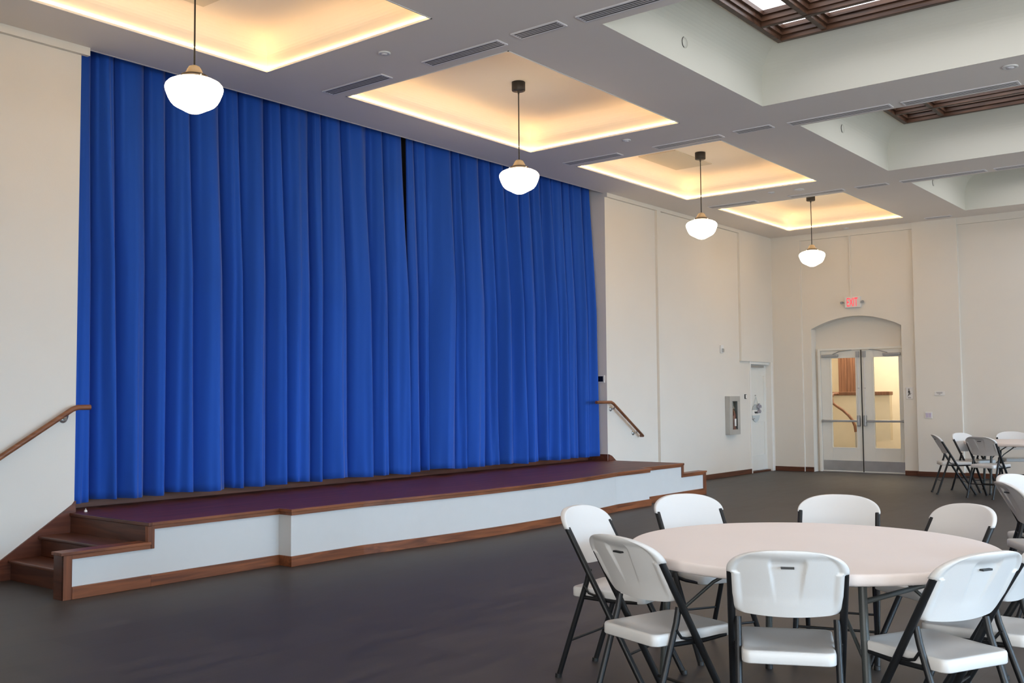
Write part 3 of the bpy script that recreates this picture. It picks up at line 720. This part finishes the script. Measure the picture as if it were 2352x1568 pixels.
# ------------------------------------------------------------------ slotted diffusers
def diffuser(xc, y1, y0, label, wd=0.15):
    s = thing('air_diffuser', label, 'air vent', (xc, (y0+y1)/2, H), 0, 'slotted air vents in the ceiling')
    a, b = xc-wd/2, xc+wd/2; e = 0.018
    mb = MB().box(a, b, y0, y0+e, H-0.010, H+0.001).box(a, b, y1-e, y1, H-0.010, H+0.001).box(a, a+e, y0+e, y1-e, H-0.010, H+0.001).box(b-e, b, y0+e, y1-e, H-0.010, H+0.001)
    mb.build('frame', 'vent_frame', s, True)
    MB().box(a+e, b-e, y0+e, y1-e, H-0.0075, H+0.002).build('slot_shade_plate', 'vent_shade', s, True)  # solid dark plate stands for the shade inside the open slots
    mb = MB(); n = 4
    for k in range(n-1):
        x = a+e+(wd-2*e)*(k+1)/n; mb.box(x-0.0035, x+0.0035, y0+e, y1-e, H-0.0095, H-0.0075)
    mb.build('slats', 'vent_frame', s, True)
for xc, y1, y0, lab in [
    (6.625, 7.60, 6.76, 'slotted vent by the curtain, between first and second trays'),
    (6.62, 6.24, 5.35, 'slotted vent between first and second trays, on the side away from the curtain'),
    (6.59, 5.18, 4.70, 'short slotted vent near the inner corner of the second tray'),
    (6.62, 4.54, 3.41, 'long slotted vent at the top edge beside the nearest coffer'),
    (10.66, 7.57, 6.73, 'slotted vent by the curtain, between second and third trays'),
    (10.68, 6.24, 5.34, 'slotted vent at the inner edge of the third tray'),
    (10.66, 5.16, 4.71, 'short slotted vent midway between third tray and second coffer'),
    (10.72, 4.53, 3.40, 'long slotted vent between first and second coffers, the left one'),
    (10.74, 3.29, 2.17, 'long slotted vent between first and second coffers, the right one'),
    (14.65, 7.57, 6.75, 'slotted vent by the stage wall, between third and farthest trays'),
    (14.68, 6.23, 5.38, 'slotted vent at the inner edge of the farthest tray'),
    (14.68, 5.20, 4.74, 'short slotted vent midway between farthest tray and third coffer'),
    (14.69, 4.56, 3.42, 'long slotted vent between second and third coffers, the left one'),
    (14.71, 3.32, 2.2, 'long slotted vent between second and third coffers, at the right picture edge'),
    (18.05, 5.21, 4.78, 'short slotted vent close to the far wall above the pilaster')]:
    diffuser(xc, y1, y0, lab)
for x, y, r_, lab in [(6.17, 6.33, 0.055, 'small round white ceiling disc between first and second trays'),
                  (10.14, 6.31, 0.05, 'small round white ceiling disc between second and third trays'),
                  (14.18, 6.30, 0.05, 'small round white ceiling disc between third and farthest trays, nearer the curtain wall'),
                  (14.25, 5.89, 0.07, 'round white ceiling ring between third and farthest trays, nearer the coffers'),
                  (10.17, 2.13, 0.07, 'round white ceiling ring between first and second coffers'),
                  (18.12, 6.62, 0.05, 'small round white ceiling disc just above the exit doors wall')]:
    s = thing('ceiling_sensor', lab, 'ceiling fitting', (x, y, H), 0, 'round ceiling fittings')
    MB().lathe([(r_, 0.001), (r_, -0.008), (r_*0.8, -0.012), (r_*0.72, -0.009), (0, -0.009)], 28).build('rim', 'exit_white', s)
    MB().lathe([(r_*0.5, -0.009), (r_*0.45, -0.016), (0, -0.017)], 24).build('cap', 'vent_frame', s)
for x, z, lab in [(8.21, 4.69, 'round flush plate with dark half ring in the nearest coffer'), (12.19, 4.70, 'round flush plate with dark half ring in the second coffer'), (15.95, 4.64, 'round flush plate with dark half ring in the third coffer')]:
    s = thing('speaker_plate', lab, 'speaker', (x, CY[1], z), 0, 'flush round plates in the coffers')
    MB().lathe([(0.05, 0), (0.05, 0.006), (0, 0.006)], 28).xf(lambda v: Vector((v.x, -v.z+0.001, v.y))).build('plate', 'coffer_paint', s)
    MB().tube([(0.053*math.cos(t_), -0.004, 0.053*math.sin(t_)) for t_ in [PI*(0.62+0.76*k/14) for k in range(15)]], 0.003, 6).build('dark_gap', 'ink', s)

# ------------------------------------------------------------------ timber grilles with luminous panels
def grille(i, a, b, label):
    x0, x1, y0, y1 = a+0.30, b-0.30, CY[0]+0.30, CY[1]-0.32
    z0, z1 = 4.985, 5.16
    s = thing('skylight_grille', label, 'ceiling grille', ((x0+x1)/2, (y0+y1)/2, z0), 0, 'dark timber grilles in the coffers')
    bw = 0.055
    mb = MB().box(x0, x1, y0, y0+bw, z0, z1).box(x0, x1, y1-bw, y1, z0, z1).box(x0, x0+bw, y0+bw, y1-bw, z0, z1).box(x1-bw, x1, y0+bw, y1-bw, z0, z1)
    mb.build('outer_frame', 'grille_wood', s, True, bevel=0.004)
    xs = [x0+0.50, x1-0.50]; ys = [y1-0.50, y1-0.5-(y1-y0-1)/3, y1-0.5-2*(y1-y0-1)/3, y0+0.50]
    for x in xs: MB().box(x-bw/2, x+bw/2, y0+bw, y1-bw, z0+0.006, z1-0.004).build('bar', 'grille_wood', s, True, bevel=0.004)
    for y in ys: MB().box(x0+bw, x1-bw, y-bw/2, y+bw/2, z0+0.010, z1-0.008).build('bar', 'grille_wood', s, True, bevel=0.004)
    ex = [x0+bw/2] + xs + [x1-bw/2]; ey = [y0+bw/2] + ys[::-1] + [y1-bw/2]
    for k in range(3):
        for l in range(5):
            q0, q1, w0, w1 = ex[k]+bw/2, ex[k+1]-bw/2, ey[l]+bw/2, ey[l+1]-bw/2
            mb = MB(); e = 0.05
            for (ee, za, zb_) in ((0.022, z0+0.05, z1), (0.05, z0+0.10, z1)):
                mb.box(q0, q1, w0, w0+ee, za, zb_).box(q0, q1, w1-ee, w1, za, zb_).box(q0, q0+ee, w0+ee, w1-ee, za, zb_).box(q1-ee, q1, w0+ee, w1-ee, za, zb_)
            mb.build('stepped_moulding', 'grille_wood', s, True)
            MB().box(q0+0.04, q1-0.04, w0+0.04, w1-0.04, z1-0.03, z1-0.02).build('luminous_panel', 'sky_panel', s, True)
for i, lab in enumerate(['dark timber grille with white lit panels behind the viewer', 'dark timber grille with white lit panels in the nearest coffer, at the top edge',
                         'dark timber grille in the second coffer, by the right picture edge', 'dark timber grille in the third coffer', 'dark timber grille in the farthest coffer']):
    if i in (0,): continue
    grille(i, *TX[i], lab)

# ------------------------------------------------------------------ folding chair
def slab(outline, zs, dish=0, nr=8):
    """outline: list of (x,y) around origin; zs list of (inset, z) bottom to top"""
    mb = MB(); n = len(outline); cx = sum(p[0] for p in outline)/n; cy = sum(p[1] for p in outline)/n
    vs = []; rings = []
    def ring(ins, z):
        out = []
        for x, y in outline:
            d = Vector((cx-x, cy-y)); L_ = d.length; d = d/L_*min(ins, L_*0.98); out.append((x+d.x, y+d.y, z))
        return out
    R_ = [ring(i, z) for i, z in zs]
    zt = zs[-1][1]; it = zs[-1][0]
    for k in range(1, nr+1):
        f = k/nr
        R_.append([(x+(cx-x)*f, y+(cy-y)*f, zt - dish*(1-(1-f)**2)) for x, y, _ in R_[len(zs)-1]] if k < nr else [(cx+(x-cx)*0.001, cy+(y-cy)*0.001, zt-dish) for x, y in outline])
    for rg in R_: vs += rg
    fs = []
    for i in range(len(R_)-1):
        for k in range(n):
            k2 = (k+1) % n; fs.append((i*n+k, i*n+k2, (i+1)*n+k2, (i+1)*n+k))
    fs.append(tuple(range(n))[::-1])
    mb.add(vs, fs, True); return mb
def rrect(x0, x1, w0, w1, r, n=7):
    pts = []
    for (cx, cy, a0) in ((x1-r, w1-r, 0), (x0+r, w0-r, 90), (x0+r, -w0+r, 180), (x1-r, -w1+r, 270)):
        for k in range(n+1):
            a = math.radians(a0+90*k/n); pts.append((cx+r*math.cos(a), cy+r*math.sin(a)))
    # subdivide long sides
    out = []
    for i, p in enumerate(pts):
        q = pts[(i+1) % len(pts)]; out.append(p)
        L_ = math.dist(p, q)
        if L_ > 0.05:
            m_ = int(L_/0.03)
            for k in range(1, m_): out.append((p[0]+(q[0]-p[0])*k/m_, p[1]+(q[1]-p[1])*k/m_))
    return out
xt = lambda z: 0.235-0.573*z
TW = 0.208                                            # half distance of the main tubes
def backrest_mesh():
    mb = MB(); Wd = 0.224; zb, zm, ztp = 0.592, 0.752, 0.845
    rows = []
    for k in range(7): rows.append(zb + 0.03*(1-math.cos(k/6*PI/2)))
    for k in range(1, 17): rows.append(zb+0.03 + (0.7495-zb-0.03)*k/16)
    rows.append(zm)
    for k in range(1, 15): rows.append(zm + (ztp-zm)*math.sin(k/14*PI/2))
    def hw(z):
        if z > zm: t_ = (z-zm)/(ztp-zm); return Wd*max(0.0, 1-t_**2.3)**(1/2.5)
        if z < zb+0.03: t_ = (zb+0.03-z)/0.03; return Wd-0.020-0.03*(1-math.sqrt(max(0, 1-t_*t_)))
        return Wd - (0.014 if z < 0.7505 else 0.0) - 0.006*(1-(z-zb-0.03)/(zm-zb-0.03))
    nu = 76
    def pt(u, z, back):
        h = max(hw(z), 0.10 if z > zm else 0.001)
        if z > zm: h = max(hw(z), 0.002)
        y = h*u
        bowx = -0.035*(1-(y/Wd)**2)
        zz = z
        if z < zb+0.06: zz = z - 0.018*(1-(y/Wd)**2)*(1-(z-zb)/0.06)
        x = xt(z)+bowx+0.014
        # distance to rim, for the rolled edge
        ed = min((1-abs(u))*h, (ztp-z)*1.0, (z-zb)*1.0+0.02)
        edge = max(0, 1-ed/0.020)
        if back:
            x -= 0.020 + 0.013*max(0, 1-min((1-abs(u))*h, ztp-z)/0.035)**0.6*(1 if z > 0.66 else max(0, (z-0.60)/0.06)) - 0.012*edge**2
            # moulded tapering recess; the hand slot is not cut through
            if 0.63 < z < 0.805:
                f = (z-0.63)/0.175; wl = 0.046+0.024*f
                s_ = max(0, min(1, (wl-abs(y))/0.006)); top_ = max(0, min(1, (0.805-z)/0.008))
                x += 0.015*f*s_*top_
        else:
            x += 0.004*math.sqrt(max(0, 1-edge*edge)) 
        return (x, y, zz)
    n = nu+1
    for back in (False, True):
        vs = [pt(-1+2*i/nu, z, back) for z in rows for i in range(n)]
        fs = [(j*n+i, j*n+i+1, (j+1)*n+i+1, (j+1)*n+i) for j in range(len(rows)-1) for i in range(nu)]
        mb.add(vs, fs, True)
    N = n*len(rows); J = len(rows)-1
    for i in range(nu):
        mb.f.append([i, i+1, N+i+1, N+i]); mb.sm.append(True)
        mb.f.append([J*n+i, J*n+i+1, N+J*n+i+1, N+J*n+i]); mb.sm.append(True)
    for j in range(J):
        for e in (0, nu):
            mb.f.append([j*n+e, (j+1)*n+e, N+(j+1)*n+e, N+j*n+e]); mb.sm.append(True)
    return mb
def make_chair():
    s = thing('folding_chair', 'x', 'chair', (0, 0, 0))
    slab(rrect(-0.205, 0.215, 0.172, 0.186, 0.035), [(0.03, 0.424), (0.012, 0.420), (0.010, 0.412), (0.003, 0.411), (0, 0.415), (0, 0.448), (0.003, 0.455), (0.008, 0.4580), (0.014, 0.4585)], dish=0.010).build('seat', 'plastic', s)
    backrest_mesh().build('backrest', 'plastic', s)
    xs = xt(0.775)-0.048
    MB().box(xs+0.002, xs+0.020, -0.024, 0.024, 0.772, 0.779).build('hand_slot_shade', 'black', s)  # black box in place of the shaded hole, no real opening
    for sg in (1, -1):
        MB().tube([(xt(0.753), sg*TW, 0.753), (xt(0.40), sg*TW, 0.40), (xt(0.0)-0.0, sg*TW, 0.0)], 0.0150, 12).build('leg', 'frame_metal', s)
        MB().tube([(xt(0.56), sg*(TW-0.024), 0.56), (-0.10, sg*(TW-0.024), 0.50), (-0.275, sg*(TW-0.022), 0.0)], 0.0135, 12).build('leg', 'frame_metal', s)
        # seat rail and curved link
        MB().tube([(0.18, sg*(TW-0.030), 0.418), (0.05, sg*(TW-0.028), 0.410), (-0.12, sg*(TW-0.028), 0.414)], 0.010, 10).build('seat_rail', 'frame_metal', s)
        MB().tube([(-0.112, sg*(TW-0.012), 0.475), (-0.085, sg*(TW-0.012), 0.440), (-0.055, sg*(TW-0.012), 0.432), (-0.008, sg*(TW-0.008), 0.434)], 0.006, 8).build('hinge_link', 'frame_metal', s)
        for (fx_, fy) in ((xt(0)-0.0, TW), (-0.275, TW-0.022)):
            MB().tube([(fx_+0.002*(1 if fx_ < 0 else -1), sg*fy, 0.020), (fx_, sg*fy, 0.0)], 0.0170, 12).build('foot_cap', 'black', s)
    MB().tube([(xt(0.17), -TW, 0.17), (xt(0.17), TW, 0.17)], 0.007, 8).build('crossbar', 'frame_metal', s)
    MB().tube([(-0.10-0.175*0.62, -(TW-0.022), 0.19), (-0.10-0.175*0.62, TW-0.022, 0.19)], 0.007, 8).build('crossbar', 'frame_metal', s)
    return s
CH = [  # x, y, heading, label, group
 (4.418, 2.812, -1.504, 'white folding chair at the left end of the near table, side-on', 'A'),
 (5.144, 2.706, -2.09, 'white folding chair behind the near table on its left, facing the camera', 'A'),
 (5.476, 2.103, 3.42, 'white folding chair straight behind the near table', 'A'),
 (5.388, 1.581, 2.55, 'beige-lit folding chair behind the near table on its right', 'A'),
 (3.802, 2.215, -0.31, 'white folding chair at the near table, front left, with its back to the camera', 'A'),
 (3.812, 1.672, 0.45, 'white folding chair front middle of the near table, backrest fully towards the camera', 'A'),
 (4.085, 1.195, 1.12, 'white folding chair at the near table, front right, turned to the left', 'A'),
 (4.600, 1.130, 1.53, 'white folding chair cut by the right picture edge at the near table', 'A'),
 (15.378, 4.144, -1.103, 'white folding chair on the left of the far table, seen from the side', 'B'),
 (15.95, 4.00, -2.00, 'white folding chair behind the left end of the far table', 'B'),
 (15.026, 3.578, -0.31, 'white folding chair in front of the far table, back to the camera', 'B'),
 (16.70, 3.62, 3.55, 'white folding chair on the far side of the far table, under the far wall', 'B'),
 (15.22, 2.87, 0.46, 'white folding chair in front of the far table, cut by the right picture edge', 'B'),
 (7.30, 1.405, -1.009, 'nearer of two white folding chairs halfway up the right picture edge', 'C'),
 (7.79, 1.50, -1.90, 'farther of two white folding chairs halfway up the right picture edge', 'C'),
]
GR = {'A': 'folding chairs round the near table', 'B': 'folding chairs round the far table', 'C': 'folding chairs at the table beyond the right edge'}
c0 = make_chair()
for i, (x, y, a, lab, g) in enumerate(CH):
    o = c0 if i == 0 else copy_tree(c0)
    o.location = (x, y, 0); o.rotation_euler = (0, 0, a); o['label'] = lab; o['group'] = GR[g]

# ------------------------------------------------------------------ round tables
def make_table():
    s = thing('folding_table', 'x', 'table', (0, 0, 0), 0, 'round folding tables')
    R = 0.812; n = 96
    slab([(R*math.cos(2*PI*k/n), R*math.sin(2*PI*k/n)) for k in range(n)], [(0.030, 0.690), (0.012, 0.690), (0.004, 0.696), (0, 0.705), (0, 0.726), (0.003, 0.733), (0.008, 0.736), (0.016, 0.7365)], nr=3).build('tabletop', 'table_plastic', s)
    legs = [(-0.516, -0.443), (-0.34, 0.586), (0.516, 0.443), (0.34, -0.586)]
    for x, y in legs:
        MB().tube([(x*0.93, y*0.93, 0.690), (x, y, 0.0)], 0.017, 16).build('leg', 'table_metal', s)
        MB().tube([(x, y, 0.022), (x, y, 0.0)], 0.0195, 14).build('foot_cap', 'black', s)
    for a, b in ((0, 3), (1, 2)):
        (x0, y0), (x1, y1) = legs[a], legs[b]
        MB().tube([(x0*0.94, y0*0.94, 0.60), (x1*0.94, y1*0.94, 0.60)], 0.011, 10).build('crossbar', 'table_metal', s)
        MB().tube([(x0*0.93, y0*0.93, 0.668), (x1*0.93, y1*0.93, 0.668)], 0.013, 10).build('hinge_bar', 'table_metal', s)
    for x, y in legs:
        MB().tube([(x*0.965, y*0.965, 0.36), (x*0.70, y*0.62, 0.56), (x*0.50, y*0.30, 0.682)], 0.008, 8).build('brace', 'table_metal', s)
    mb = MB().box(-0.50, 0.50, -0.012, 0.012, 0.668, 0.690).box(-0.42, 0.42, 0.25, 0.27, 0.668, 0.690).box(-0.42, 0.42, -0.27, -0.25, 0.668, 0.690)
    mb.build('underside_rail', 'table_metal', s)
    return s
t0 = make_table()
for i, (x, y, a, lab) in enumerate([(4.49, 1.852, 0, 'large round white folding table in the right foreground'),
                                    (16.0, 3.33, 0.5, 'small-looking round white folding table far off by the right picture edge'),
                                    (7.86, 0.62, 0.9, 'round white folding table just beyond the right picture edge')]):
    o = t0 if i == 0 else copy_tree(t0)
    o.location = (x, y, 0); o.rotation_euler = (0, 0, a); o['label'] = lab
